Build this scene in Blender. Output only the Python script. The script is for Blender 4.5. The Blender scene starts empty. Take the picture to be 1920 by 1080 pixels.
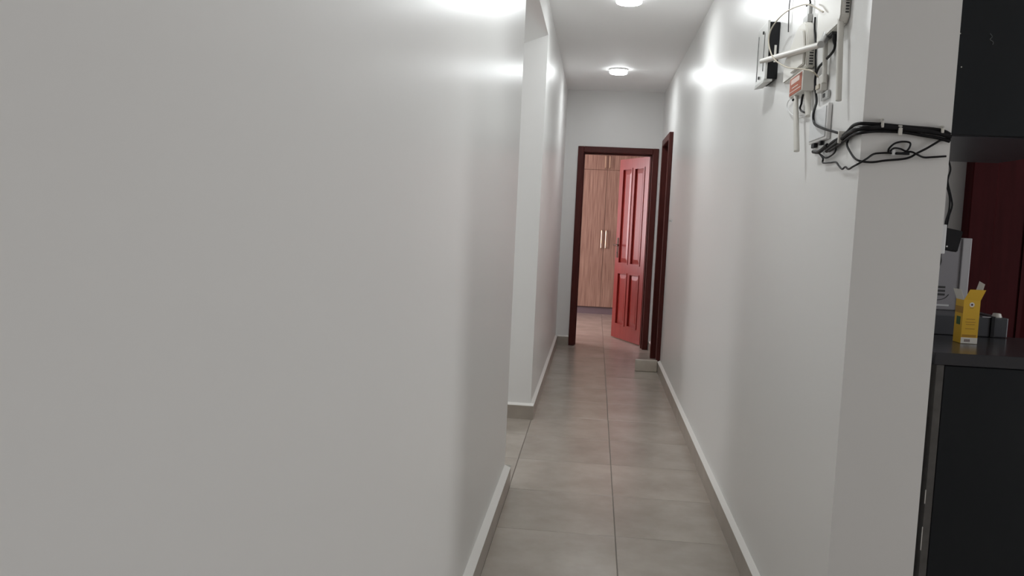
import bpy, bmesh, math, random
from mathutils import Vector, Matrix
random.seed(4)
S = bpy.context.scene
COL = S.collection

# ---------------------------------------------------------------- camera, world, light, exposure
CAM_H = 1.26
cd = bpy.data.cameras.new('camera'); cam = bpy.data.objects.new('camera', cd); COL.objects.link(cam)
cd.sensor_width = 36.0; cd.sensor_fit = 'HORIZONTAL'
cd.lens = 1588.2 * 36.0 / 1920.0
cd.clip_start = 0.05; cd.clip_end = 60
r_ = Vector((0.99410932, 0.09831626, 0.04561334)); u_ = Vector((-0.05319226, 0.07589698, 0.99569585)); f_ = Vector((-0.09443117, 0.9922568, -0.08067956))
cam.matrix_world = Matrix(((r_.x, u_.x, -f_.x, 0), (r_.y, u_.y, -f_.y, 0), (r_.z, u_.z, -f_.z, CAM_H), (0, 0, 0, 1)))
S.camera = cam

w = bpy.data.worlds.new('sky'); S.world = w; w.use_nodes = True
w.node_tree.nodes['Background'].inputs[0].default_value = (0.75, 0.85, 1.0, 1)
w.node_tree.nodes['Background'].inputs[1].default_value = 1.5

LAMP_L = 140.0          # radiance of the round ceiling lamps
def area(name, loc, direction, sx, sy, power, color):
    l = bpy.data.lights.new(name, 'AREA'); l.shape = 'RECTANGLE'; l.size = sx; l.size_y = sy
    l.energy = power; l.color = color
    o = bpy.data.objects.new(name, l); COL.objects.link(o)
    o.location = loc; o.rotation_euler = Vector(direction).to_track_quat('-Z', 'Z').to_euler()
    return o
# daylight entering at the hall window and at the bedroom window (both windows are built below)
area('daylight_hall_window', (4.17, 0.85, 1.5), (-1, 0, 0), 2.2, 1.25, 43, (0.98, 0.99, 1.0))
area('daylight_passage_window', (-2.97, 4.6, 1.5), (1, 0, 0), 1.0, 1.1, 16, (0.96, 0.98, 1.0))
area('daylight_bedroom_window', (-2.27, 10.3, 1.5), (1, 0, 0), 1.5, 1.15, 60, (1.0, 0.82, 0.84))

S.view_settings.view_transform = 'Standard'; S.view_settings.look = 'None'
S.view_settings.exposure = 0.08; S.view_settings.gamma = 1.0; S.view_settings.use_curve_mapping = False
S.cycles.use_denoising = True
S.cycles.max_bounces = 10; S.cycles.diffuse_bounces = 6; S.cycles.glossy_bounces = 4
S.cycles.sample_clamp_indirect = 4.0
S.cycles.caustics_reflective = False; S.cycles.caustics_refractive = False

# ---------------------------------------------------------------- materials
def mat(name, col, rough=0.5, metal=0.0, spec=0.5, noise=None, bump=None, coat=0.0):
    """noise = (scale, colour2, stretch xyz); bump = (scale, strength)"""
    m = bpy.data.materials.new(name); m.use_nodes = True
    nt = m.node_tree; b = nt.nodes['Principled BSDF']
    b.inputs['Base Color'].default_value = (*col, 1); b.inputs['Roughness'].default_value = rough
    b.inputs['Metallic'].default_value = metal; b.inputs['Specular IOR Level'].default_value = spec
    b.inputs['Coat Weight'].default_value = coat; b.inputs['Coat Roughness'].default_value = 0.12
    if noise or bump:
        tc = nt.nodes.new('ShaderNodeTexCoord')
        mp = nt.nodes.new('ShaderNodeMapping'); nt.links.new(tc.outputs['Object'], mp.inputs['Vector'])
    if noise:
        mp.inputs['Scale'].default_value = noise[2]
        n = nt.nodes.new('ShaderNodeTexNoise'); n.inputs['Scale'].default_value = noise[0]; n.inputs['Detail'].default_value = 5
        nt.links.new(mp.outputs[0], n.inputs['Vector'])
        r = nt.nodes.new('ShaderNodeValToRGB'); nt.links.new(n.outputs[0], r.inputs[0])
        r.color_ramp.elements[0].position = 0.32; r.color_ramp.elements[1].position = 0.68
        r.color_ramp.elements[0].color = (*col, 1); r.color_ramp.elements[1].color = (*noise[1], 1)
        nt.links.new(r.outputs[0], b.inputs['Base Color'])
    if bump:
        n2 = nt.nodes.new('ShaderNodeTexNoise'); n2.inputs['Scale'].default_value = bump[0]; n2.inputs['Detail'].default_value = 3
        nt.links.new(tc.outputs['Object'], n2.inputs['Vector'])
        bp = nt.nodes.new('ShaderNodeBump'); bp.inputs['Strength'].default_value = bump[1]; bp.inputs['Distance'].default_value = 0.01
        nt.links.new(n2.outputs[0], bp.inputs['Height']); nt.links.new(bp.outputs[0], b.inputs['Normal'])
    return m
def emis(name, col, strength):
    m = bpy.data.materials.new(name); m.use_nodes = True; nt = m.node_tree
    b = nt.nodes['Principled BSDF']; b.inputs['Base Color'].default_value = (*col, 1)
    b.inputs['Emission Color'].default_value = (*col, 1); b.inputs['Emission Strength'].default_value = strength
    return m

M = {}
M['wall'] = mat('wall_paint', (0.80, 0.795, 0.785), 0.32, spec=0.30, bump=(7.0, 0.07))
M['ceiling'] = mat('ceiling_paint', (0.93, 0.925, 0.92), 0.6)
M['cap'] = mat('white_skirting_cap', (0.74, 0.72, 0.69), 0.5)
M['skirt'] = mat('skirting_tile', (0.33, 0.29, 0.25), 0.3, noise=(6, (0.42, 0.375, 0.325), (1, 1, 1)))
M['grout'] = mat('grout', (0.19, 0.165, 0.145), 0.8)
M['frame'] = mat('dark_mahogany', (0.062, 0.010, 0.008), 0.45, spec=0.25, noise=(9, (0.085, 0.016, 0.012), (6, 6, 0.5)))
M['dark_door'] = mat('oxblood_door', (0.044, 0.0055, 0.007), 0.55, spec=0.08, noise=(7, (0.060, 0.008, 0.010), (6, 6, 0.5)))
M['leaf'] = mat('red_mahogany', (0.25, 0.020, 0.016), 0.30, noise=(7, (0.31, 0.034, 0.026), (6, 6, 0.5)), coat=0.25)
M['laminate'] = mat('oak_laminate', (0.24, 0.14, 0.105), 0.4, noise=(5, (0.46, 0.315, 0.24), (14, 14, 0.5)))
M['plinth'] = mat('grey_plinth', (0.20, 0.16, 0.18), 0.4)
M['gold'] = mat('pale_gold_metal', (0.78, 0.62, 0.45), 0.3, metal=0.9)
M['brass'] = mat('aged_brass', (0.07, 0.035, 0.02), 0.35, metal=0.6)
M['white_plastic'] = mat('white_plastic', (0.68, 0.66, 0.615), 0.35)
M['grey_plastic'] = mat('grey_plastic', (0.45, 0.45, 0.44), 0.4)
M['cool_white'] = mat('cool_white_plastic', (0.72, 0.73, 0.74), 0.35)
M['black'] = mat('black_plastic', (0.009, 0.009, 0.011), 0.45, spec=0.3)
M['slot'] = mat('vent_shadow_plastic', (0.05, 0.05, 0.05), 0.7)
M['cable'] = mat('black_cable', (0.007, 0.0065, 0.008), 0.5, spec=0.25)
M['fibre'] = mat('cream_fibre', (0.52, 0.47, 0.38), 0.4)
M['white_cable'] = mat('white_cable', (0.62, 0.62, 0.62), 0.4)
M['silver'] = mat('silver_panel', (0.62, 0.62, 0.60), 0.32, metal=0.3)
M['orange'] = mat('orange_print', (0.38, 0.075, 0.022), 0.5)
M['pinkprint'] = mat('pale_print', (0.70, 0.55, 0.50), 0.45)
M['cabinet'] = mat('charcoal_laminate', (0.0125, 0.0145, 0.017), 0.45, spec=0.2, noise=(2.5, (0.016, 0.018, 0.0205), (1, 1, 1)))
M['cab_edge'] = mat('worn_edge_band', (0.07, 0.066, 0.062), 0.5, noise=(30, (0.10, 0.095, 0.09), (1, 1, 1)))
M['counter'] = mat('charcoal_worktop', (0.045, 0.045, 0.05), 0.22)
M['chip'] = mat('chipped_edge', (0.6, 0.58, 0.55), 0.6)
M['chalk'] = mat('chalk_mark', (0.075, 0.082, 0.085), 0.8)
M['yellow'] = mat('yellow_card', (0.72, 0.43, 0.03), 0.5)
M['yellow_dark'] = mat('ochre_print', (0.42, 0.22, 0.02), 0.5)
M['card'] = mat('white_card', (0.75, 0.72, 0.66), 0.6)
M['ink'] = mat('dark_ink', (0.10, 0.035, 0.05), 0.6)
M['green_ink'] = mat('green_ink', (0.05, 0.12, 0.04), 0.6)
M['unit'] = mat('graphite_casing', (0.065, 0.067, 0.077), 0.35)
M['steel'] = mat('grey_casing', (0.30, 0.29, 0.31), 0.4)
M['steel_light'] = mat('light_bezel', (0.48, 0.47, 0.49), 0.4)
M['tileblock'] = mat('beige_tile', (0.52, 0.46, 0.40), 0.35, noise=(14, (0.60, 0.54, 0.47), (1, 1, 1)))
M['alu'] = mat('window_aluminium', (0.6, 0.6, 0.6), 0.4, metal=0.5)
M['curtain'] = mat('pink_curtain', (0.55, 0.12, 0.13), 0.8)
M['lamp_ring'] = mat('lamp_ring', (0.8, 0.8, 0.8), 0.4)
M['lamp'] = emis('lamp_diffuser', (0.955, 0.995, 1.0), LAMP_L)
M['lamp_rim'] = emis('lamp_rim', (0.955, 0.995, 1.0), 12.0)
g = mat('window_glass', (1, 1, 1), 0.02); g.node_tree.nodes['Principled BSDF'].inputs['Transmission Weight'].default_value = 1; M['glass'] = g

def tile_mat():
    m = bpy.data.materials.new('floor_tile'); m.use_nodes = True; nt = m.node_tree; L = nt.links
    b = nt.nodes['Principled BSDF']; b.inputs['Roughness'].default_value = 0.26; b.inputs['Specular IOR Level'].default_value = 0.5
    tc = nt.nodes.new('ShaderNodeTexCoord'); oi = nt.nodes.new('ShaderNodeObjectInfo')
    mul = nt.nodes.new('ShaderNodeVectorMath'); mul.operation = 'SCALE'; mul.inputs[0].default_value = (31.0, 17.0, 9.0)
    L.new(oi.outputs['Random'], mul.inputs['Scale'])
    add = nt.nodes.new('ShaderNodeVectorMath'); L.new(tc.outputs['Object'], add.inputs[0]); L.new(mul.outputs[0], add.inputs[1])
    n = nt.nodes.new('ShaderNodeTexNoise'); n.inputs['Scale'].default_value = 3.2; n.inputs['Detail'].default_value = 6; n.inputs['Roughness'].default_value = 0.6
    L.new(add.outputs[0], n.inputs['Vector'])
    r = nt.nodes.new('ShaderNodeValToRGB'); L.new(n.outputs[0], r.inputs[0])
    r.color_ramp.elements[0].position = 0.3; r.color_ramp.elements[1].position = 0.7
    r.color_ramp.elements[0].color = (0.33, 0.285, 0.245, 1); r.color_ramp.elements[1].color = (0.45, 0.40, 0.35, 1)
    hs = nt.nodes.new('ShaderNodeHueSaturation'); L.new(r.outputs[0], hs.inputs['Color'])
    mr = nt.nodes.new('ShaderNodeMapRange'); mr.inputs['To Min'].default_value = 0.94; mr.inputs['To Max'].default_value = 1.06
    L.new(oi.outputs['Random'], mr.inputs['Value']); L.new(mr.outputs[0], hs.inputs['Value'])
    L.new(hs.outputs[0], b.inputs['Base Color'])
    return m
M['tile'] = tile_mat()

# ---------------------------------------------------------------- helpers
ORG = {}                                     # world position of each parent
def box(bm, x0, x1, y0, y1, z0, z1):
    vs = [bm.verts.new(p) for p in ((x0, y0, z0), (x1, y0, z0), (x1, y1, z0), (x0, y1, z0), (x0, y0, z1), (x1, y0, z1), (x1, y1, z1), (x0, y1, z1))]
    for f in ((3, 2, 1, 0), (4, 5, 6, 7), (0, 1, 5, 4), (1, 2, 6, 5), (2, 3, 7, 6), (3, 0, 4, 7)):
        bm.faces.new([vs[i] for i in f])
def bbox(*boxes, bevel=0.0, seg=2):
    bm = bmesh.new()
    for b in boxes: box(bm, *b)
    if bevel: bmesh.ops.bevel(bm, geom=bm.edges[:], offset=bevel, segments=seg, affect='EDGES', profile=0.6)
    return bm
def prism(poly, axis, a0, a1, bevel=0.0):
    """extrude a polygon (list of 2D points in the two other axes, in x,y,z order) along an axis"""
    bm = bmesh.new()
    def mk(p, a):
        c = list(p); c.insert(axis, a); return bm.verts.new(c)
    A = [mk(p, a0) for p in poly]; B = [mk(p, a1) for p in poly]
    bm.faces.new(A); bm.faces.new(B[::-1])
    for i in range(len(poly)):
        j = (i + 1) % len(poly); bm.faces.new((A[j], A[i], B[i], B[j]))
    bmesh.ops.recalc_face_normals(bm, faces=bm.faces[:])
    if bevel: bmesh.ops.bevel(bm, geom=bm.edges[:], offset=bevel, segments=2, affect='EDGES')
    return bm
def catmull(pts, n=6):
    P = [Vector(p) for p in pts]; P = [P[0] * 2 - P[1]] + P + [P[-1] * 2 - P[-2]]; out = []
    for i in range(1, len(P) - 2):
        a, b, c, d = P[i - 1:i + 3]
        for k in range(n):
            t = k / n
            out.append(0.5 * ((2 * b) + (c - a) * t + (2 * a - 5 * b + 4 * c - d) * t * t + (3 * b - a - 3 * c + d) * t ** 3))
    out.append(P[-2]); return out
def tube(pts, rad, sides=8, bm=None):
    """rad: a number or one radius per point"""
    bm = bm or bmesh.new(); rings = []; up = Vector((0.31, 0.17, 0.93)).normalized()
    R = rad if isinstance(rad, (list, tuple)) else [rad] * len(pts)
    pts = [Vector(p) for p in pts]
    for i, p in enumerate(pts):
        t = (pts[min(i + 1, len(pts) - 1)] - pts[max(i - 1, 0)]).normalized()
        s = t.cross(up)
        if s.length < 1e-3: s = t.cross(Vector((1, 0, 0)))
        s.normalize(); up = s.cross(t).normalized()
        rings.append([bm.verts.new(p + (s * math.cos(a) + up * math.sin(a)) * R[i]) for a in (2 * math.pi * k / sides for k in range(sides))])
    for a, b in zip(rings, rings[1:]):
        for k in range(sides): bm.faces.new((a[k], a[(k + 1) % sides], b[(k + 1) % sides], b[k]))
    bm.faces.new(rings[0][::-1]); bm.faces.new(rings[-1])
    bmesh.ops.recalc_face_normals(bm, faces=bm.faces[:])
    return bm
def lathe(profile, n=32, center=(0, 0, 0)):
    bm = bmesh.new(); rings = []
    for r, z in profile:
        rings.append([bm.verts.new((center[0] + r * math.cos(2 * math.pi * k / n), center[1] + r * math.sin(2 * math.pi * k / n), center[2] + z)) for k in range(n)])
    for a, b in zip(rings, rings[1:]):
        for k in range(n): bm.faces.new((a[k], a[(k + 1) % n], b[(k + 1) % n], b[k]))
    bm.faces.new(rings[0][::-1]); bm.faces.new(rings[-1])
    bmesh.ops.recalc_face_normals(bm, faces=bm.faces[:]); return bm
def obj(name, bm, material, parent=None, origin=None, smooth=False, local=False):
    """links a bmesh given in world coordinates (or in the parent's own when local) as one mesh object"""
    me = bpy.data.meshes.new(name)
    if parent is not None: org = Vector((0, 0, 0)) if local else ORG[parent]
    elif origin is not None: org = Vector(origin)
    else:
        lo = [min(v.co[i] for v in bm.verts) for i in range(3)]; hi = [max(v.co[i] for v in bm.verts) for i in range(3)]
        org = Vector(((lo[0] + hi[0]) / 2, (lo[1] + hi[1]) / 2, lo[2]))
    bmesh.ops.translate(bm, verts=bm.verts[:], vec=-org)
    bm.to_mesh(me); bm.free(); me.materials.append(M[material])
    if smooth:
        for p in me.polygons: p.use_smooth = True
        try: me.set_sharp_from_angle(angle=math.radians(40))
        except Exception: pass
    o = bpy.data.objects.new(name, me); COL.objects.link(o)
    if parent is not None: o.parent = parent
    else: o.location = org
    ORG[o] = org if not local else Vector((0, 0, 0))
    return o
def thing(name, label, cat, loc, group=None, kind=None, rotz=0):
    o = bpy.data.objects.new(name, None); COL.objects.link(o); o.location = loc; o.empty_display_size = 0.05
    o.rotation_euler = (0, 0, rotz); ORG[o] = Vector(loc)
    return tag(o, label, cat, group, kind)
def tag(o, label=None, cat=None, group=None, kind=None):
    if label: o['label'] = label
    if cat: o['category'] = cat
    if group: o['group'] = group
    if kind: o['kind'] = kind
    return o
def struct(name, bm, m, label, cat):
    return tag(obj(name, bm, m), label, cat, kind='structure')

# ---------------------------------------------------------------- the setting
XL, XL2, XR, XP = -0.3684, -0.3517, 0.615, 0.8173       # corridor wall faces
YP, YE, YJ, YF, ZC = 2.10, 3.917, 5.30, 8.656, 2.585    # wall end, side opening, end wall, ceiling
ZH = 2.3986
YB = 12.4                                                # back wall of the bedroom
# floor: a slab of grout with single tiles laid in it
floor = struct('floor', bbox((-3.2, 4.4, -4.2, 12.6, -0.12, -0.003)), 'grout', 'floor of large greige ceramic tiles along the corridor', 'floor')
TX, TY = 0.487, 0.512
me = bpy.data.meshes.new('tile')
bm = bmesh.new(); hx, hy, c = TX / 2 - 0.0015, TY / 2 - 0.0015, 0.0015
ring = lambda a, b, z: [bm.verts.new(p) for p in ((-a, -b, z), (a, -b, z), (a, b, z), (-a, b, z))]
t0, t1, t2 = ring(hx - c, hy - c, 0), ring(hx, hy, -c), ring(hx, hy, -0.008)
bm.faces.new(t0)
for a, b in ((t0, t1), (t1, t2)):
    for k in range(4): bm.faces.new((a[k], b[k], b[(k + 1) % 4], a[(k + 1) % 4]))
bmesh.ops.recalc_face_normals(bm, faces=bm.faces[:]); bm.to_mesh(me); bm.free(); me.materials.append(M['tile'])
rooms = [(XL, 4.2, -4.0, YP), (XP, 4.2, YP, 3.5), (XL, XR, YP, YF), (-3.0, XL, YE, YJ), (-0.22, 0.6, YF, 8.86), (-2.3, 2.4, 8.86, YB)]
for i in range(-7, 10):
    for j in range(-15, 19):
        cx, cy = 0.145 + (i + 0.5) * TX, 3.37 + (j + 0.5) * TY
        if any(cx + hx > a + 0.03 and cx - hx < b - 0.03 and cy + hy > c_ + 0.03 and cy - hy < d_ - 0.03 for a, b, c_, d_ in rooms):
            t = bpy.data.objects.new('tile', me); COL.objects.link(t); t.parent = floor
            t.location = Vector((cx, cy, 0)) - ORG[floor]
struct('ceiling', bbox((-3.2, 4.4, -4.2, 12.6, ZC, ZC + 0.12)), 'ceiling', 'plain white ceiling over the corridor', 'ceiling')
struct('wall_left', bbox((XL - 0.2, XL, -4.0, YE, 0, ZC)), 'wall', 'long glossy off white wall filling the left side', 'wall')
struct('wall_left_header', prism([(XL2, ZH), (XL2, ZC), (XL2 - 0.2, ZC), (XL2 - 0.2, ZH - 0.075)], 1, YE, YJ), 'wall', 'wall strip above the side opening on the left', 'wall')
struct('wall_left_rear', bbox((XL2 - 0.2, XL2, YJ, YF, 0, ZC)), 'wall', 'white wall beyond the side opening on the left', 'wall')
struct('wall_passage_rear', bbox((-3.0, XL2 - 0.2, YJ, YJ + 0.2, 0, ZC)), 'wall', 'inner wall of the side passage on the left', 'wall')
struct('wall_passage_front', bbox((-3.0, XL - 0.2, YE - 0.2, YE, 0, ZC)), 'wall', 'near wall of the side passage behind the long left wall', 'wall')
PW = (4.05, 5.15, 0.9, 2.1)
struct('wall_passage_end', bbox((-3.2, -3.0, YE - 0.2, PW[0], 0, ZC), (-3.2, -3.0, PW[1], YJ + 0.2, 0, ZC), (-3.2, -3.0, PW[0], PW[1], 0, PW[2]), (-3.2, -3.0, PW[0], PW[1], PW[3], ZC)), 'wall', 'end wall closing the side passage', 'wall')
D2A, D2B, D2Z = 7.36, 8.15, 2.062                        # doorway in the right wall
struct('wall_right', bbox((XR, XP, YP, D2A, 0, ZC), (XR, XP, D2B, YF, 0, ZC), (XR, XP, D2A, D2B, D2Z, ZC)), 'wall', 'glossy white right corridor wall carrying the routers and its blunt end', 'wall')
DX0, DX1, DZ = -0.2168, 0.5893, 2.0276                   # doorway in the end wall
struct('wall_end', bbox((-2.5, DX0, YF, 8.856, 0, ZC), (DX1, 2.6, YF, 8.856, 0, ZC), (DX0, DX1, YF, 8.856, DZ, ZC)), 'wall', 'pale wall at the end of the corridor around the doorway', 'wall')
struct('wall_kitchen_back', bbox((XP, 4.4, 3.5, 3.7, 0, ZC)), 'wall', 'dim white wall behind the charcoal cabinets', 'wall')
struct('wall_hall_back', bbox((XL - 0.2, 4.4, -4.2, -4.0, 0, ZC)), 'wall', 'rear wall of the hall behind the viewer', 'wall')
HW = (-0.3, 2.0, 0.85, 2.15)
struct('wall_hall_right', bbox((4.2, 4.4, -4.0, HW[0], 0, ZC), (4.2, 4.4, HW[1], 3.5, 0, ZC), (4.2, 4.4, HW[0], HW[1], 0, HW[2]), (4.2, 4.4, HW[0], HW[1], HW[3], ZC)), 'wall', 'right wall of the hall with a window', 'wall')
BW = (9.5, 11.1, 0.9, 2.1)
struct('wall_bedroom_left', bbox((-2.5, -2.3, 8.856, BW[0], 0, ZC), (-2.5, -2.3, BW[1], YB, 0, ZC), (-2.5, -2.3, BW[0], BW[1], 0, BW[2]), (-2.5, -2.3, BW[0], BW[1], BW[3], ZC)), 'wall', 'left wall of the far bedroom with its window', 'wall')
struct('wall_bedroom_right', bbox((2.4, 2.6, 8.856, YB, 0, ZC)), 'wall', 'right wall of the far bedroom', 'wall')
struct('wall_bedroom_back', bbox((-2.5, 2.6, YB, YB + 0.2, 0, ZC)), 'wall', 'wall behind the wardrobe in the far bedroom', 'wall')

def window(name, x0, x1, rect, label):
    y0, y1, z0, z1 = rect; fw = 0.05; ym = (y0 + y1) / 2; xm = (x0 + x1) / 2
    t = thing(name, label, 'window', (xm, ym, z0), kind='structure')
    obj('window_frame', bbox((xm - 0.03, xm + 0.03, y0, y1, z0, z0 + fw), (xm - 0.03, xm + 0.03, y0, y1, z1 - fw, z1), (xm - 0.03, xm + 0.03, y0, y0 + fw, z0 + fw, z1 - fw), (xm - 0.03, xm + 0.03, y1 - fw, y1, z0 + fw, z1 - fw), (xm - 0.03, xm + 0.03, ym - fw / 2, ym + fw / 2, z0 + fw, z1 - fw)), 'alu', t)
    for a, b in ((y0 + fw, ym - fw / 2), (ym + fw / 2, y1 - fw)):
        obj('pane', bbox((xm - 0.003, xm + 0.003, a, b, z0 + fw, z1 - fw)), 'glass', t)
    return t
window('window_1', 4.26, 4.34, HW, 'wide window in the right wall of the hall')
window('window_3', -3.14, -3.06, PW, 'window at the end of the side passage')
window('window_2', -2.44, -2.36, BW, 'window in the left wall of the far bedroom')

# skirting: tile strip with a sloping white cap
def skirting(name, a, b, normal, t, label):
    """straight run from a to b (floor points on the wall face), standing out along normal"""
    a, b, n = Vector((*a, 0)), Vector((*b, 0)), Vector((*normal, 0))
    def strip(prof):
        bm = bmesh.new(); A = [bm.verts.new(a + n * p + Vector((0, 0, z))) for p, z in prof]; B = [bm.verts.new(b + n * p + Vector((0, 0, z))) for p, z in prof]
        bm.faces.new(A); bm.faces.new(B[::-1])
        for i in range(len(prof)):
            j = (i + 1) % len(prof); bm.faces.new((A[j], A[i], B[i], B[j]))
        bmesh.ops.recalc_face_normals(bm, faces=bm.faces[:]); return bm
    o = struct(name, strip([(0, 0), (t, 0), (t, 0.086), (0, 0.086)]), 'skirt', label, 'baseboard')
    obj('cap', strip([(0, 0.0862), (t, 0.0862), (t, 0.089), (0, 0.101)]), 'cap', o)
    return o
skirting('baseboard_left', (XL, -4), (XL, YE), (1, 0), 0.028, 'tile skirting with white cap along the near left wall')
skirting('baseboard_left_end', (XL - 0.6, YE), (XL + 0.028, YE), (0, 1), 0.012, 'tile skirting around the end of the near left wall')
skirting('baseboard_passage', (-2.98, YJ), (XL2 + 0.02, YJ), (0, -1), 0.02, 'tile skirting facing the viewer in the left side opening')
skirting('baseboard_left_rear', (XL2, YJ), (XL2, YF), (1, 0), 0.02, 'tile skirting with white cap along the far left wall')
skirting('baseboard_end', (XL2 + 0.02, YF), (DX0 - 0.002, YF), (0, -1), 0.02, 'short tile skirting left of the end doorway')
skirting('baseboard_right', (XR, YP), (XR, D2A - 0.002), (-1, 0), 0.021, 'tile skirting with white cap along the right wall')
skirting('baseboard_right_rear', (XR, D2B + 0.002), (XR, YF), (-1, 0), 0.018, 'short tile skirting between the two brown door frames')
skirting('baseboard_pillar', (XR, YP), (XP, YP), (0, -1), 0.02, 'tile skirting at the foot of the blunt wall end')

# ---------------------------------------------------------------- doors
def panelled_leaf(parent, name, W_, H_, T_, material, rows, cols, place):
    """a leaf in its own frame: x across from the hinge, y through, z up"""
    xs = sorted({0, W_, *[v for c_ in cols for v in c_]}); bm = bmesh.new()
    box(bm, 0, cols[0][0], -T_ / 2, T_ / 2, 0, H_); box(bm, cols[-1][1], W_, -T_ / 2, T_ / 2, 0, H_)
    zz = [0] + [v for r in rows for v in r] + [H_]
    for k in range(0, len(zz), 2): box(bm, cols[0][0], cols[-1][1], -T_ / 2, T_ / 2, zz[k], zz[k + 1])
    for k in range(len(cols) - 1):
        for r in rows: box(bm, cols[k][1], cols[k + 1][0], -T_ / 2, T_ / 2, r[0], r[1])
    leaf = obj(name, bm, material, parent, local=True); place(leaf)
    for c_ in cols:
        for r in rows:
            bm = bmesh.new(); rings = []
            for ins, d in ((0, 0.006), (0.012, 0.007), (0.05, 0.016)):
                for s in (1,):
                    rings.append((ins, d))
            def loop(ins, y): return [bm.verts.new(p) for p in ((c_[0] + ins, y, r[0] + ins), (c_[1] - ins, y, r[0] + ins), (c_[1] - ins, y, r[1] - ins), (c_[0] + ins, y, r[1] - ins))]
            L1 = [loop(i_, d_) for i_, d_ in rings]; L2 = [loop(i_, -d_) for i_, d_ in rings]
            for LL in (L1, L2):
                for A, B in zip(LL, LL[1:]):
                    for k in range(4): bm.faces.new((A[k], A[(k + 1) % 4], B[(k + 1) % 4], B[k]))
                bm.faces.new(LL[-1])
            for k in range(4): bm.faces.new((L1[0][k], L2[0][k], L2[0][(k + 1) % 4], L1[0][(k + 1) % 4]))
            bmesh.ops.recalc_face_normals(bm, faces=bm.faces[:])
            obj('panel', bm, material, leaf, local=True)
            bm = bmesh.new()                      # moulding bead around the panel on the visible side
            for s in (1, -1):
                y0, y1 = sorted((s * T_ / 2, s * (T_ / 2 + 0.006))); m_ = 0.014
                for q in ((c_[0] - m_, c_[1] + m_, r[0] - m_, r[0]), (c_[0] - m_, c_[1] + m_, r[1], r[1] + m_), (c_[0] - m_, c_[0], r[0], r[1]), (c_[1], c_[1] + m_, r[0], r[1])):
                    box(bm, q[0], q[1], y0, y1, q[2], q[3])
            obj('panel_moulding', bm, material, leaf, local=True)
    return leaf
def door_handle(leaf, x, z, T_, sgn=1, material='brass'):
    y = sgn * T_ / 2; y0, y1 = sorted((y, y + sgn * 0.008))
    h = obj('handle', bbox((x - 0.019, x + 0.019, y0, y1, z - 0.14, z + 0.08), bevel=0.003), material, leaf, local=True)
    dirx = 1 if x < 0.2 else -1
    obj('lever', tube(catmull([(x, y, z), (x, y + sgn * 0.05, z), (x + dirx * 0.03, y + sgn * 0.058, z + 0.002), (x + dirx * 0.115, y + sgn * 0.056, z - 0.004)], 5), 0.009, 8), material, h, local=True, smooth=True)
    obj('keyhole', tube([(x, y + sgn * 0.004, z - 0.085), (x, y + sgn * 0.011, z - 0.085)], 0.007, 10), 'black', h, local=True)

# door_1: open mahogany door in the end wall
d1 = thing('door_1', 'red mahogany panel door standing open in the end doorway', 'door', (0.19, 8.75, 0), kind='structure')
jb = 0.058
obj('door_frame', bbox((DX0, DX0 + jb, YF - 0.018, 8.87, 0, DZ), (DX1 - jb, DX1, YF - 0.018, 8.87, 0, DZ), (DX0 + jb, DX1 - jb, YF - 0.018, 8.87, DZ - jb, DZ), bevel=0.004, seg=1), 'frame', d1)
obj('door_stop', bbox((DX0 + jb, DX0 + jb + 0.012, YF + 0.06, YF + 0.15, 0, DZ - jb), (DX1 - jb - 0.012, DX1 - jb, YF + 0.06, YF + 0.15, 0, DZ - jb), (DX0 + jb + 0.012, DX1 - jb - 0.012, YF + 0.06, YF + 0.15, DZ - jb - 0.012, DZ - jb)), 'frame', d1)
W1, H1, T1 = 0.685, 1.955, 0.04
def place1(o):
    o.location = Vector((0.535, 8.872, 0.012)) - ORG[d1]; o.rotation_euler = (0, 0, math.radians(114.5))
lf1 = panelled_leaf(d1, 'leaf', W1, H1, T1, 'leaf', [(0.16, 0.71), (0.83, 1.84)], [(0.105, 0.305), (0.385, 0.585)], place1)
door_handle(lf1, 0.63, 1.02, T1, 1); door_handle(lf1, 0.63, 1.02, T1, -1)
for z in (0.2, 1.0, 1.75):
    obj('hinge', tube([(DX1 - jb - 0.004, 8.873, z), (DX1 - jb - 0.004, 8.873, z + 0.1)], 0.007, 10), 'brass', d1)

# door_2: closed door in the right wall
d2 = thing('door_2', 'dark brown door frame and closed door in the right wall', 'door', (XR, 7.75, 0), kind='structure')
obj('door_frame', bbox((XR - 0.035, XP - 0.05, D2A, D2A + 0.06, 0, D2Z), (XR - 0.035, XP - 0.05, D2B - 0.06, D2B, 0, D2Z), (XR - 0.035, XP - 0.05, D2A + 0.06, D2B - 0.06, D2Z - 0.06, D2Z), bevel=0.004, seg=1), 'frame', d2)
def place2(o):
    o.location = Vector((XR + 0.09, D2A + 0.06, 0.005)) - ORG[d2]; o.rotation_euler = (0, 0, math.radians(90))
lf2 = panelled_leaf(d2, 'leaf', 0.67, 1.99, 0.04, 'frame', [(0.16, 0.71), (0.83, 1.86)], [(0.10, 0.295), (0.375, 0.57)], place2)
door_handle(lf2, 0.06, 1.02, 0.04, 1)

# door_3: mahogany door behind the kitchen counter
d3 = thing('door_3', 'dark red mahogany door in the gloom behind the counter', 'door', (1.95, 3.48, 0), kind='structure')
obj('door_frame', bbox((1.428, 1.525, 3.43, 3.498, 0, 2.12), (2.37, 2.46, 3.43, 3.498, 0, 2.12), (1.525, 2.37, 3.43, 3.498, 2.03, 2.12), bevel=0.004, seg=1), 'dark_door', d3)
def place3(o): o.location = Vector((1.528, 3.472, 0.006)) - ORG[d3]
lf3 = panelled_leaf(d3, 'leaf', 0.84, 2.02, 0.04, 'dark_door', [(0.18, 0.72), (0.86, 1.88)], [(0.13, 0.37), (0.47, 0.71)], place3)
door_handle(lf3, 0.78, 1.02, 0.04, -1)

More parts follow.
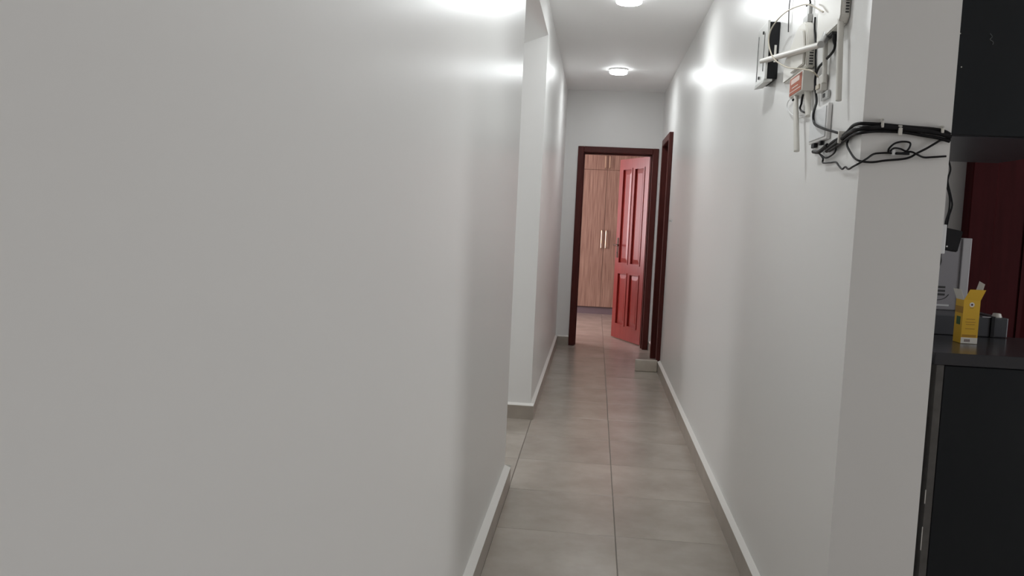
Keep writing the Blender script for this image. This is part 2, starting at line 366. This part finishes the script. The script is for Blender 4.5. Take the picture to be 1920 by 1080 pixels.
# ---------------------------------------------------------------- wardrobe in the bedroom
wd = thing('wardrobe', 'tall wood grain wardrobe seen through the open end doorway', 'wardrobe', (0.117, 12.1, 0))
WX = [-0.823, -0.353, 0.117, 0.587, 1.057]; WY = 11.80; WT = 2.46; WS = 1.995
obj('body', bbox((WX[0] - 0.018, WX[-1] + 0.018, WY + 0.02, YB - 0.005, 0.10, WT)), 'laminate', wd)
obj('plinth', bbox((WX[0], WX[-1], WY + 0.03, YB - 0.01, 0.0, 0.10)), 'plinth', wd)
def bar_handle(parent, x, z0, z1, y):
    obj('handle', tube(catmull([(x, y, z0), (x, y - 0.028, z0 + 0.004), (x, y - 0.03, z0 + 0.02), (x, y - 0.03, z1 - 0.02), (x, y - 0.028, z1 - 0.004), (x, y, z1)], 3), 0.007, 8), 'gold', parent, smooth=True)
for k in range(4):
    g_ = 0.0025
    lo = obj('door', bbox((WX[k] + g_, WX[k + 1] - g_, WY, WY + 0.019, 0.102, WS - g_), bevel=0.001, seg=1), 'laminate', wd)
    up = obj('upper_door', bbox((WX[k] + g_, WX[k + 1] - g_, WY, WY + 0.019, WS + g_, WT - 0.02), bevel=0.001, seg=1), 'laminate', wd)
    hxx = WX[k + 1] - 0.03 if k % 2 == 0 else WX[k] + 0.03
    hxx = WX[k + 1] - 0.03 if k in (1, 3) else WX[k] + 0.03
    bar_handle(lo, hxx, 0.925, 1.165, WY); bar_handle(up, hxx, 2.02, 2.18, WY)
ct = thing('curtain', 'pink curtain drawn aside at the bedroom window', 'curtain', (-2.24, 11.25, 0.02))
bm = bmesh.new(); N = 40
A = [bm.verts.new((-2.24 + 0.03 * math.sin(k * 1.1), 10.98 + 0.40 * k / N, 0.03)) for k in range(N + 1)]
B = [bm.verts.new((-2.24 + 0.03 * math.sin(k * 1.1), 10.98 + 0.40 * k / N, 2.3)) for k in range(N + 1)]
for k in range(N): bm.faces.new((A[k], A[k + 1], B[k + 1], B[k]))
cu = obj('cloth', bm, 'curtain', ct, smooth=True); sm = cu.modifiers.new('thickness', 'SOLIDIFY'); sm.thickness = 0.004
obj('rod', tube([(-2.24, 9.3, 2.32), (-2.24, 11.45, 2.32)], 0.012, 10), 'brass', ct)

# ---------------------------------------------------------------- ceiling lamps
def lamp(y, label):
    x = 0.124
    t = thing('ceiling_lamp', label, 'ceiling lamp', (x, y, ZC - 0.040), 'round ceiling lamps')
    obj('housing', lathe([(0.082, 0.040), (0.082, 0.029), (0.079, 0.027), (0.004, 0.027)], 40, (x, y, ZC - 0.040)), 'lamp_ring', t, smooth=True)
    obj('diffuser', lathe([(0.070, 0.003), (0.066, 0.001), (0.03, 0.0), (0.004, 0.0)], 40, (x, y, ZC - 0.040)), 'lamp', t, smooth=True)
    obj('rim', lathe([(0.076, 0.0268), (0.076, 0.010), (0.074, 0.004), (0.0705, 0.0032)], 40, (x, y, ZC - 0.040)), 'lamp_rim', t, smooth=True)
lamp(7.444, 'round white ceiling lamp nearest the end doorway')
lamp(5.10, 'round white ceiling lamp cut by the top edge of the photo')
lamp(2.755, 'round white ceiling lamp above the routers on the right wall')

# ---------------------------------------------------------------- tile block and wall fixing
o = obj('tile_block', bbox((0.402, 0.592, 7.325, 7.358, 0.001, 0.104), bevel=0.008, seg=3), 'tileblock', smooth=True)
tag(o, 'short beige tile block standing at the foot of the brown frame on the right', 'tile block')
o = thing('wall_hook', 'tiny pale fixing on the right wall beside the brown frame', 'hook', (XR, 7.016, 1.30))
obj('plate', bbox((XR - 0.006, XR, 7.0, 7.03, 1.295, 1.32), bevel=0.002), 'cool_white', o)
obj('peg', tube([(XR - 0.004, 7.015, 1.305), (XR - 0.02, 7.015, 1.307)], 0.005, 8), 'grey_plastic', o)

# ---------------------------------------------------------------- devices on the right wall
# power box
t = thing('power_box', 'black power box with silver front panel on the right wall', 'power box', (XR, 3.235, 1.80))
obj('casing', bbox((0.578, XR - 0.001, 3.148, 3.322, 1.802, 2.002), bevel=0.003), 'black', t)
p = obj('front_panel', bbox((0.570, 0.578, 3.142, 3.326, 1.80, 2.006), bevel=0.002), 'silver', t)
obj('groove', bbox((0.5690, 0.5702, 3.30, 3.306, 1.815, 1.98)), 'black', p)
obj('groove', bbox((0.5690, 0.5702, 3.185, 3.192, 1.835, 1.97)), 'black', p)
obj('screw', tube([(0.571, 3.21, 1.975), (0.566, 3.21, 1.975)], 0.006, 8), 'slot', p)
obj('screw', tube([(0.571, 3.25, 1.82), (0.566, 3.25, 1.82)], 0.006, 8), 'slot', p)
obj('lower_lip', prism([(0.570, 1.802), (0.598, 1.802), (0.598, 1.795), (0.566, 1.788)], 1, 3.15, 3.32), 'silver', t)
obj('switch_strip', bbox((0.598, 0.606, 3.1455, 3.1482, 1.86, 1.92), bevel=0.001), 'white_plastic', t)

def antenna(parent, pts, radii, material='white_plastic'):
    pts = catmull(pts, 4); n = len(pts)
    rr = [radii[0] + (radii[1] - radii[0]) * i / (n - 1) for i in range(n)]
    return obj('antenna', tube(pts, rr, 10), material, parent, smooth=True)

# big router
t = thing('router', 'large white router with chamfered corner and vents near the wall end', 'router', (XR, 2.39, 1.80))
out = [(2.272, 1.815), (2.288, 1.797), (2.492, 1.790), (2.505, 1.795), (2.52, 2.05), (2.28, 2.05)]
obj('casing', prism([(y, z) for y, z in out], 0, 0.590, 0.6135, bevel=0.003), 'white_plastic', t)
for k in range(9):
    z = 1.822 + k * 0.0075
    obj('vent', bbox((0.602, 0.610, 2.2705, 2.2765, z, z + 0.0036)), 'slot', t)
obj('button', bbox((0.5935, 0.5985, 2.2705, 2.279, 1.850, 1.864), bevel=0.001), 'cool_white', t)
obj('port', bbox((0.595, 0.607, 2.36, 2.445, 1.7885, 1.796)), 'slot', t)
obj('badge', bbox((0.5892, 0.5901, 2.42, 2.47, 1.915, 1.925)), 'pinkprint', t)
a = antenna(t, [(0.575, 2.395, 1.766), (0.575, 2.62, 1.797), (0.575, 3.24, 1.880)], (0.0085, 0.0105))
obj('antenna_joint', tube(catmull([(0.597, 2.42, 1.802), (0.59, 2.41, 1.785), (0.575, 2.385, 1.765)], 4), 0.010, 10), 'grey_plastic', t, smooth=True)
antenna(t, [(0.597, 2.295, 1.81), (0.596, 2.284, 1.782), (0.595, 2.265, 1.69), (0.594, 2.245, 1.597)], (0.0085, 0.0075))
antenna(t, [(0.601, 2.45, 1.806), (0.601, 2.447, 1.78), (0.602, 2.44, 1.73), (0.602, 2.434, 1.672)], (0.0075, 0.0065))
obj('power_jack', tube([(0.603, 2.366, 1.803), (0.603, 2.366, 1.797), (0.605, 2.369, 1.772), (0.606, 2.37, 1.762)], [0.0065, 0.0065, 0.0055, 0.003], 8), 'black', t, smooth=True)

# domed access point
t = thing('wireless_access_point', 'white dome topped access point behind the slanting antenna', 'access point', (XR, 2.75, 1.745))
out = [(2.60, 1.745), (2.915, 1.745), (2.915, 1.815), (2.87, 1.832), (2.80, 1.862), (2.765, 1.885), (2.73, 1.893), (2.68, 1.893), (2.645, 1.882), (2.615, 1.845), (2.60, 1.80)]
obj('casing', prism(out, 0, 0.588, 0.6135, bevel=0.004), 'white_plastic', t, smooth=True)
out2 = [(2.615, 1.755), (2.78, 1.755), (2.78, 1.84), (2.745, 1.872), (2.69, 1.875), (2.64, 1.86), (2.615, 1.81)]
obj('cover', prism(out2, 0, 0.581, 0.5885, bevel=0.003), 'white_plastic', t, smooth=True)
for k in range(6):
    obj('vent', bbox((0.596, 0.607, 2.5985, 2.6015, 1.752 + k * 0.008, 1.756 + k * 0.008)), 'slot', t)
obj('bracket', bbox((0.600, 0.6135, 2.675, 2.735, 1.893, 1.916), (0.606, 0.6135, 2.69, 2.72, 1.915, 1.95), bevel=0.002), 'grey_plastic', t)

# orange labelled fibre box
t = thing('fibre_terminal', 'small white fibre box with an orange label and hanging antennas', 'modem', (XR, 2.675, 1.675))
obj('casing', bbox((0.579, XR - 0.001, 2.59, 2.765, 1.675, 1.738), bevel=0.006), 'white_plastic', t, smooth=True)
lb = obj('label_sticker', bbox((0.5780, 0.5792, 2.600, 2.752, 1.680, 1.732)), 'orange', t)
obj('print', bbox((0.5775, 0.5781, 2.625, 2.735, 1.712, 1.727)), 'pinkprint', lb)
obj('print', bbox((0.5775, 0.5781, 2.605, 2.748, 1.6885, 1.691)), 'pinkprint', lb)
obj('print', bbox((0.5775, 0.5781, 2.64, 2.72, 1.699, 1.7015)), 'card', lb)
antenna(t, [(0.600, 2.612, 1.684), (0.600, 2.605, 1.665), (0.600, 2.592, 1.63), (0.600, 2.578, 1.60)], (0.0095, 0.0085))
antenna(t, [(0.590, 2.70, 1.684), (0.586, 2.69, 1.655), (0.585, 2.66, 1.59), (0.585, 2.627, 1.502)], (0.0075, 0.0085))
obj('screw', tube([(0.59, 2.70, 1.667), (0.577, 2.69, 1.661)], 0.004, 8), 'black', t)

# white socket box and little white fittings
t = thing('socket_box', 'white wall socket box with black plugs above the cable bundle', 'socket', (XR, 2.50, 1.515))
obj('box', bbox((0.603, XR - 0.001, 2.375, 2.565, 1.515, 1.612), bevel=0.003), 'wall', t)
obj('faceplate', bbox((0.600, 0.6035, 2.385, 2.555, 1.522, 1.605), bevel=0.0015), 'cool_white', t)
obj('plug', bbox((0.603, 0.613, 2.50, 2.535, 1.502, 1.5148), bevel=0.003), 'black', t)
obj('plug', bbox((0.603, 0.613, 2.43, 2.45, 1.503, 1.5148), bevel=0.003), 'black', t)
t = thing('junction_clip', 'small white cable connector left of the tall antenna', 'connector', (XR, 2.47, 1.65))
obj('body', bbox((0.596, XR - 0.001, 2.44, 2.495, 1.652, 1.697), bevel=0.003), 'white_plastic', t)
obj('tab', bbox((0.592, 0.5965, 2.45, 2.485, 1.66, 1.672)), 'fibre', t)
t = thing('keystone_plate', 'pale grey wall plate below the white cable connector', 'wall plate', (XR, 2.43, 1.63))
obj('plate', bbox((0.606, XR - 0.001, 2.405, 2.475, 1.628, 1.650), bevel=0.002), 'grey_plastic', t)
obj('port', bbox((0.6045, 0.6063, 2.43, 2.45, 1.634, 1.644)), 'slot', t)

# ---------------------------------------------------------------- cables
def cable(name, pts, rad, material, label, n=6):
    return tag(obj(name, tube(catmull(pts, n), rad, 8), material, smooth=True), label, 'cable')
cable('power_cable', [(0.607, 2.369, 1.767), (0.607, 2.3791, 1.7482), (0.605, 2.4444, 1.7366), (0.604, 2.5146, 1.7276), (0.604, 2.5433, 1.7056), (0.605, 2.5404, 1.675), (0.607, 2.5229, 1.6348), (0.5955, 2.500, 1.600), (0.5955, 2.490, 1.574), (0.5955, 2.46, 1.560), (0.5955, 2.38, 1.542), (0.601, 2.29, 1.524), (0.607, 2.2274, 1.511)], 0.0035, 'cable', 'black cable dropping in an S from the large router to the bundle')
cable('bundled_cable', [(0.607, 2.3858, 1.4888), (0.607, 2.3164, 1.5008), (0.607, 2.2399, 1.5056), (0.607, 2.1874, 1.5147), (0.606, 2.1459, 1.5231), (0.606, 2.104, 1.5234), (0.6157, 2.0925, 1.5229), (0.6521, 2.0922, 1.5223), (0.6886, 2.0922, 1.5199), (0.731, 2.0922, 1.5176), (0.7733, 2.0922, 1.5154), (0.7976, 2.0922, 1.5113), (0.8120, 2.0922, 1.5043)], 0.0042, 'cable', 'top black cable of the bundle across the blunt wall end')
cable('bundled_cable', [(0.607, 2.3732, 1.482), (0.606, 2.275, 1.4942), (0.605, 2.2157, 1.5019), (0.605, 2.1595, 1.5092), (0.603, 2.1088, 1.5101), (0.6226, 2.089, 1.512), (0.6527, 2.089, 1.5149), (0.6889, 2.089, 1.5142), (0.7193, 2.089, 1.5120), (0.7557, 2.089, 1.5088), (0.786, 2.089, 1.505), (0.8130, 2.089, 1.4982)], 0.0055, 'cable', 'thick middle black cable of the bundle across the wall end')
cable('bundled_cable', [(0.606, 2.3438, 1.4794), (0.606, 2.2519, 1.4874), (0.606, 2.1853, 1.4957), (0.605, 2.1337, 1.500), (0.6066, 2.0922, 1.5002), (0.6409, 2.0922, 1.5057), (0.6831, 2.0922, 1.5065), (0.7134, 2.0922, 1.5051), (0.75, 2.0922, 1.4999), (0.783, 2.0922, 1.4957), (0.8130, 2.0922, 1.490)], 0.0038, 'cable', 'lowest black cable of the thick bundle across the wall end')
cable('slack_cable', [(0.607, 2.1783, 1.4969), (0.607, 2.1878, 1.4821), (0.607, 2.1609, 1.4642), (0.607, 2.1169, 1.444), (0.6139, 2.0922, 1.4349), (0.6408, 2.0922, 1.4334), (0.6708, 2.0922, 1.4384), (0.7069, 2.0922, 1.4429), (0.7258, 2.0922, 1.448), (0.7418, 2.0922, 1.4585), (0.7625, 2.0922, 1.4705), (0.7819, 2.0922, 1.4836), (0.7943, 2.0922, 1.4907), (0.8120, 2.0922, 1.487)], 0.0026, 'cable', 'thin black cable sagging below the bundle around the wall corner')
cable('zigzag_cable', [(0.607, 2.4436, 1.4791), (0.607, 2.4061, 1.4645), (0.607, 2.4027, 1.4527), (0.607, 2.3323, 1.4478), (0.607, 2.2764, 1.4452), (0.607, 2.2442, 1.4335), (0.607, 2.2133, 1.4235), (0.607, 2.1867, 1.427), (0.607, 2.1581, 1.42), (0.607, 2.1202, 1.424), (0.6129, 2.0865, 1.4311), (0.628, 2.0865, 1.4417), (0.643, 2.0922, 1.4523), (0.6598, 2.0922, 1.4554), (0.6767, 2.0902, 1.4561), (0.6913, 2.0902, 1.4554), (0.7081, 2.0902, 1.4572), (0.7248, 2.0865, 1.4604), (0.7397, 2.0865, 1.4547), (0.7571, 2.0922, 1.4492), (0.7786, 2.0922, 1.4506), (0.8072, 2.0922, 1.4536)], 0.0024, 'cable', 'lowest thin black cable zigzagging around the wall corner')
cable('cable_loop', [(0.6766, 2.0952, 1.4573), (0.6783, 2.0952, 1.4673), (0.6895, 2.0942, 1.4789), (0.706, 2.0942, 1.4839), (0.723, 2.0942, 1.4826), (0.7249, 2.0942, 1.474), (0.7174, 2.0942, 1.4626), (0.7025, 2.0922, 1.467), (0.6879, 2.0902, 1.4677), (0.6789, 2.0902, 1.4599)], 0.0022, 'cable', 'small black coil of spare cable on the blunt wall end')
cable('curled_cable', [(0.603, 2.4507, 1.4841), (0.607, 2.4255, 1.4747), (0.607, 2.3788, 1.4639), (0.607, 2.327, 1.4656), (0.607, 2.289, 1.4736), (0.604, 2.2731, 1.4872)], 0.0024, 'cable', 'short black cable curling under the white socket box')
cable('black_stub', [(0.603, 2.50, 1.4905), (0.603, 2.435, 1.485), (0.604, 2.36, 1.496)], 0.0055, 'cable', 'thick black plug lead just under the white socket box')
cable('fibre_cable', [(0.585, 2.43, 1.8614), (0.575, 2.5699, 1.9157), (0.57, 2.7246, 1.9457), (0.57, 2.8552, 1.9629), (0.57, 2.9777, 1.968), (0.565, 3.0592, 1.9527), (0.565, 3.0854, 1.9239), (0.565, 3.0545, 1.8867), (0.564, 2.9783, 1.8432), (0.566, 2.8744, 1.8046), (0.568, 2.7399, 1.7669), (0.57, 2.5907, 1.7369), (0.575, 2.4714, 1.7101), (0.597, 2.48, 1.695)], 0.0022, 'fibre', 'cream fibre cable arching over the black power box')
cable('thin_lead', [(0.609, 2.9762, 2.0631), (0.609, 2.9971, 2.0244), (0.609, 2.9954, 1.9941), (0.609, 2.9828, 1.9296)], 0.0018, 'cable', 'thin dark lead hanging right of the black power box', 4)
cable('short_lead', [(0.609, 2.69, 2.05), (0.609, 2.7097, 1.9777), (0.609, 2.6956, 1.9519), (0.609, 2.7427, 1.9558)], 0.0028, 'cable', 'short dark lead at the top edge left of the large router', 4)
cable('hanging_lead', [(0.610, 2.625, 1.8936), (0.610, 2.6207, 1.857), (0.6105, 2.592, 1.8024), (0.6105, 2.5877, 1.7758), (0.6105, 2.5792, 1.7468), (0.6105, 2.5699, 1.7146)], 0.0028, 'cable', 'straight dark lead hanging between the large router and the dome', 4)
cable('modem_lead', [(0.600, 2.66, 1.676), (0.603, 2.6846, 1.668), (0.603, 2.6905, 1.6512), (0.603, 2.705, 1.6403), (0.603, 2.6844, 1.6287), (0.603, 2.62, 1.6143)], 0.003, 'cable', 'short black lead looping under the orange labelled box')
cable('white_ring_cable', [(0.603, 2.79, 1.72), (0.607, 2.8383, 1.6928), (0.607, 2.8975, 1.6876), (0.607, 2.9063, 1.6662), (0.607, 2.8361, 1.6383), (0.607, 2.7278, 1.6148), (0.607, 2.6045, 1.6062)], 0.0015, 'white_cable', 'thin pale cable curving beneath the orange labelled box')

def clip(x, z, w_, h_, label):
    t = thing('cable_clip', label, 'cable clip', (x, YP, z))
    obj('saddle', bbox((x - w_ / 2, x + w_ / 2, YP - 0.0175, YP - 0.0125, z - h_ / 2, z + h_ / 2), bevel=0.001, seg=1), 'white_plastic', t)
    obj('foot', bbox((x - w_ / 2, x + w_ / 2, YP - 0.015, YP, z + h_ / 2 - 0.003, z + h_ / 2 + 0.006), bevel=0.001, seg=1), 'white_plastic', t)
    obj('nail', tube([(x, YP - 0.014, z + h_ / 2 + 0.0015), (x, YP - 0.018, z + h_ / 2 + 0.0015)], 0.0022, 8), 'grey_plastic', t)
clip(0.6557, 1.522, 0.006, 0.016, 'white cable clip on the bundle nearest the wall corner')
clip(0.7916, 1.512, 0.006, 0.012, 'white cable clip on the bundle nearest the charcoal cabinet')
clip(0.6967, 1.506, 0.009, 0.018, 'grey white cable clip at the middle of the bundle')
o = obj('cable_tie', bbox((0.683, 0.689, 2.0845, 2.0996, 1.451, 1.4635), bevel=0.001), 'cool_white'); tag(o, 'white tie holding the small coil of spare cable', 'cable tie')
o = obj('cord_lock', bbox((0.691, 0.722, 2.0835, 2.0885, 1.4525, 1.4585), bevel=0.0015), 'black'); tag(o, 'black sleeve on the coil of spare cable', 'cable sleeve')
o = obj('corner_tie', bbox((0.5955, 0.6148, 2.225, 2.233, 1.489, 1.519), bevel=0.001), 'white_plastic'); tag(o, 'white tie around the bundle just before the wall corner', 'cable tie')

# ---------------------------------------------------------------- kitchen cabinets right of the wall end
CY = 2.16; CT = 0.982
t = thing('wall_cabinet', 'charcoal wall cabinet at the upper right corner', 'cabinet', (1.05, 2.5, 1.51))
obj('carcass', bbox((0.830, 1.27, CY + 0.02, 2.88, 1.512, 2.45)), 'cabinet', t)
obj('underside_reflection', bbox((0.831, 1.269, CY + 0.021, 2.879, 1.5105, 1.5118)), 'unit', t)  # lighter grey sheet: white wall's reflection in the glossy underside, put into colour
obj('door', bbox((0.830, 1.27, CY, CY + 0.0195, 1.512, 2.45), bevel=0.0015, seg=1), 'cabinet', t)
for x, z in ((0.8505, 1.6725), (0.8412, 1.751), (0.8385, 1.603), (0.8389, 1.546)):
    obj('screw', tube([(x, CY + 0.001, z), (x, CY - 0.001, z)], 0.0016, 6), 'chip', t)
obj('chalk_mark', tube(catmull([(0.909, CY, 1.7527), (0.9145, CY, 1.7453), (0.9102, CY, 1.739), (0.918, CY, 1.733), (0.9173, CY, 1.7268)], 5), 0.0012, 6), 'chalk', t)
t = thing('base_cabinet', 'charcoal base cabinet with worn edge at the lower right', 'cabinet', (1.4, 2.4, 0))
obj('carcass', bbox((0.872, 2.05, CY + 0.02, 2.60, 0.08, CT - 0.031)), 'cabinet', t)
obj('plinth', bbox((0.88, 2.05, CY + 0.06, 2.58, 0.0, 0.08)), 'cabinet', t)
sp = obj('side_panel', bbox((0.854, 0.8715, CY, 2.60, 0.0, CT - 0.031)), 'cab_edge', t)
obj('chip', bbox((0.8530, 0.8545, CY - 0.0006, CY + 0.002, 0.60, 0.635)), 'chip', sp)
obj('chip', bbox((0.8530, 0.8545, CY - 0.0006, CY + 0.002, 0.48, 0.54)), 'chip', sp)
obj('door', bbox((0.8735, 1.45, CY, CY + 0.0195, 0.085, CT - 0.032), bevel=0.0015, seg=1), 'cabinet', t)
obj('door', bbox((1.454, 2.05, CY, CY + 0.0195, 0.085, CT - 0.032), bevel=0.0015, seg=1), 'cabinet', t)
t = thing('corner_cabinet', 'charcoal base cabinet carrying the worktop beside the wall', 'cabinet', (1.0, 2.8, 0))
obj('carcass', bbox((0.83, 1.20, 2.605, 2.98, 0.0, CT - 0.031)), 'cabinet', t)
obj('back_panel', bbox((0.83, 1.20, 2.981, 2.99, 0.0, CT - 0.031)), 'cabinet', t)
o = obj('worktop', prism([(0.846, CY - 0.004), (2.06, CY - 0.004), (2.06, 2.60), (1.215, 2.60), (1.215, 3.0), (0.846, 3.0)], 2, CT - 0.030, CT, bevel=0.0015), 'counter')
tag(o, 'dark grey worktop under the yellow box', 'worktop')

# low dark unit and grey casing standing on it
t = thing('low_unit', 'low graphite appliance with a black band behind the yellow box', 'appliance', (1.06, 2.77, CT))
obj('body', bbox((0.93, 1.152, 2.564, 2.985, CT + 0.001, 1.041), bevel=0.003), 'unit', t)
obj('band', bbox((1.1523, 1.1635, 2.560, 2.98, CT + 0.001, 1.043), bevel=0.001), 'black', t)
obj('end_block', bbox((1.164, 1.202, 2.566, 2.98, CT + 0.001, 1.040), bevel=0.003), 'unit', t)
obj('trim', bbox((1.128, 1.152, 2.5625, 2.566, 1.0395, 1.042)), 'steel_light', t)
o = obj('bottle_lid', lathe([(0.0135, 0.0), (0.0135, 0.002), (0.0105, 0.011), (0.009, 0.0115)], 20, (1.177, 2.585, 1.0402)), 'white_plastic', smooth=True)
tag(o, 'small white bottle lid on the right end of the low graphite appliance', 'lid')
t = thing('grey_casing', 'grey metal appliance casing with vent slots behind the yellow box', 'appliance', (1.06, 2.85, 1.041))
sd = obj('side_panel', bbox((0.955, 1.1255, 2.735, 2.965, 1.0418, 1.263), bevel=0.002), 'steel', t)
obj('bezel', bbox((1.126, 1.1515, 2.73, 2.965, 1.0418, 1.266), bevel=0.002), 'steel_light', t)
for z in (1.112, 1.1005, 1.089):
    obj('vent', bbox((1.0, 1.086, 2.7340, 2.7362, z - 0.0032, z + 0.0032)), 'slot', sd)
obj('trim', bbox((1.0, 1.10, 2.7330, 2.7362, 1.0535, 1.0585)), 'cool_white', sd)
obj('seam', tube(catmull([(1.0, 2.735, 1.071), (1.06, 2.735, 1.071), (1.085, 2.735, 1.077), (1.098, 2.735, 1.09)], 5), 0.0012, 6), 'slot', sd)

# yellow carton
t = thing('yellow_carton', 'open yellow carton with a white flap standing on the worktop', 'box', (0.994, 2.374, CT))
cw, cdp, ch = 0.0425, 0.050, 0.118
obj('carton_body', bbox((0, cw, 0, cdp, 0.0008, ch)), 'yellow', t, local=True)
def flap(name, p, material):
    bm = bmesh.new(); v = [bm.verts.new(q) for q in p]; bm.faces.new(v)
    o = obj(name, bm, material, t, local=True); s = o.modifiers.new('thickness', 'SOLIDIFY'); s.thickness = 0.0006; return o
flap('front_flap', [(0, 0, ch), (cw, 0, ch), (cw + 0.010, -0.004, ch + 0.029), (0.012, -0.004, ch + 0.029)], 'yellow')
flap('side_flap', [(0, cdp, ch), (0, 0, ch), (-0.010, 0.0, ch + 0.028), (-0.010, cdp, ch + 0.028)], 'card')
flap('back_flap', [(cw, cdp, ch), (cw, 0.006, ch), (cw + 0.012, 0.012, ch + 0.044), (cw + 0.014, cdp, ch + 0.050)], 'card')
e = obj('emblem', lathe([(0.0065, 0), (0.0065, 0.0004)], 20), 'card', t, local=True)
e.rotation_euler = (math.radians(90), 0, 0); e.location = (cw / 2, -0.0001, ch - 0.012)
e2 = obj('emblem_dot', lathe([(0.0028, 0), (0.0028, 0.0003)], 14), 'ink', e, local=True); e2.location = (0, 0, 0.0004)
for z, wd_ in ((ch - 0.022, 0.009), (0.066, 0.022), (0.058, 0.026), (0.052, 0.022), (0.040, 0.024)):
    obj('print_line', bbox((cw / 2 - wd_ / 2, cw / 2 + wd_ / 2, -0.0004, 0.0001, z, z + 0.0018)), 'yellow_dark', t, local=True)
obj('print_band', bbox((0.002, cw - 0.004, -0.0004, 0.0001, 0.0185, 0.025)), 'yellow_dark', t, local=True)
bl = obj('barcode_label', bbox((0.0, cw, -0.0004, 0.0001, 0.001, 0.017)), 'card', t, local=True)
for k in range(7):
    obj('bar', bbox((0.009 + k * 0.0022, 0.010 + k * 0.0022, -0.0007, -0.0003, 0.0055, 0.0125)), 'ink', bl, local=True)
obj('side_print', bbox((-0.0004, 0.0001, 0.012, 0.036, 0.05, 0.072)), 'green_ink', t, local=True)
obj('side_band', bbox((-0.0004, 0.0001, 0.0, cdp, 0.082, 0.10)), 'yellow_dark', t, local=True)

# adapter plugged into a socket on the kitchen side of the wall end
t = thing('wall_socket', 'pale socket on the kitchen side of the wall end', 'socket', (XP, 2.16, 1.235))
obj('faceplate', bbox((XP + 0.0005, 0.836, 2.125, 2.205, 1.225, 1.295), bevel=0.002), 'cool_white', t)
t = thing('power_adapter', 'square black power adapter beside the wall end above the counter', 'adapter', (0.855, 2.152, 1.235))
ad = obj('casing', prism([(0.838, 1.288), (0.8785, 1.281), (0.8690, 1.230), (0.835, 1.236)], 1, 2.135, 2.172, bevel=0.002), 'black', t)
obj('led', tube([(0.843, 2.137, 1.243), (0.843, 2.1335, 1.243)], 0.002, 8), 'cool_white', ad)
cable('adapter_cable', [(0.836, 2.15, 1.45), (0.842, 2.15, 1.427), (0.838, 2.15, 1.40), (0.848, 2.15, 1.365), (0.853, 2.15, 1.342), (0.848, 2.15, 1.315), (0.8445, 2.15, 1.2875)], 0.0022, 'cable', 'black cable rising in a curve from the square adapter')
cable('adapter_cable', [(0.828, 2.15, 1.41), (0.838, 2.15, 1.385), (0.846, 2.15, 1.36), (0.847, 2.15, 1.33), (0.842, 2.15, 1.305), (0.841, 2.15, 1.2875)], 0.0022, 'cable', 'second black cable beside the curved one above the adapter')
cable('adapter_lead', [(0.838, 2.15, 1.236), (0.8365, 2.15, 1.22), (0.838, 2.15, 1.205), (0.833, 2.15, 1.19), (0.826, 2.15, 1.176)], 0.0022, 'cable', 'short black lead below the square adapter')
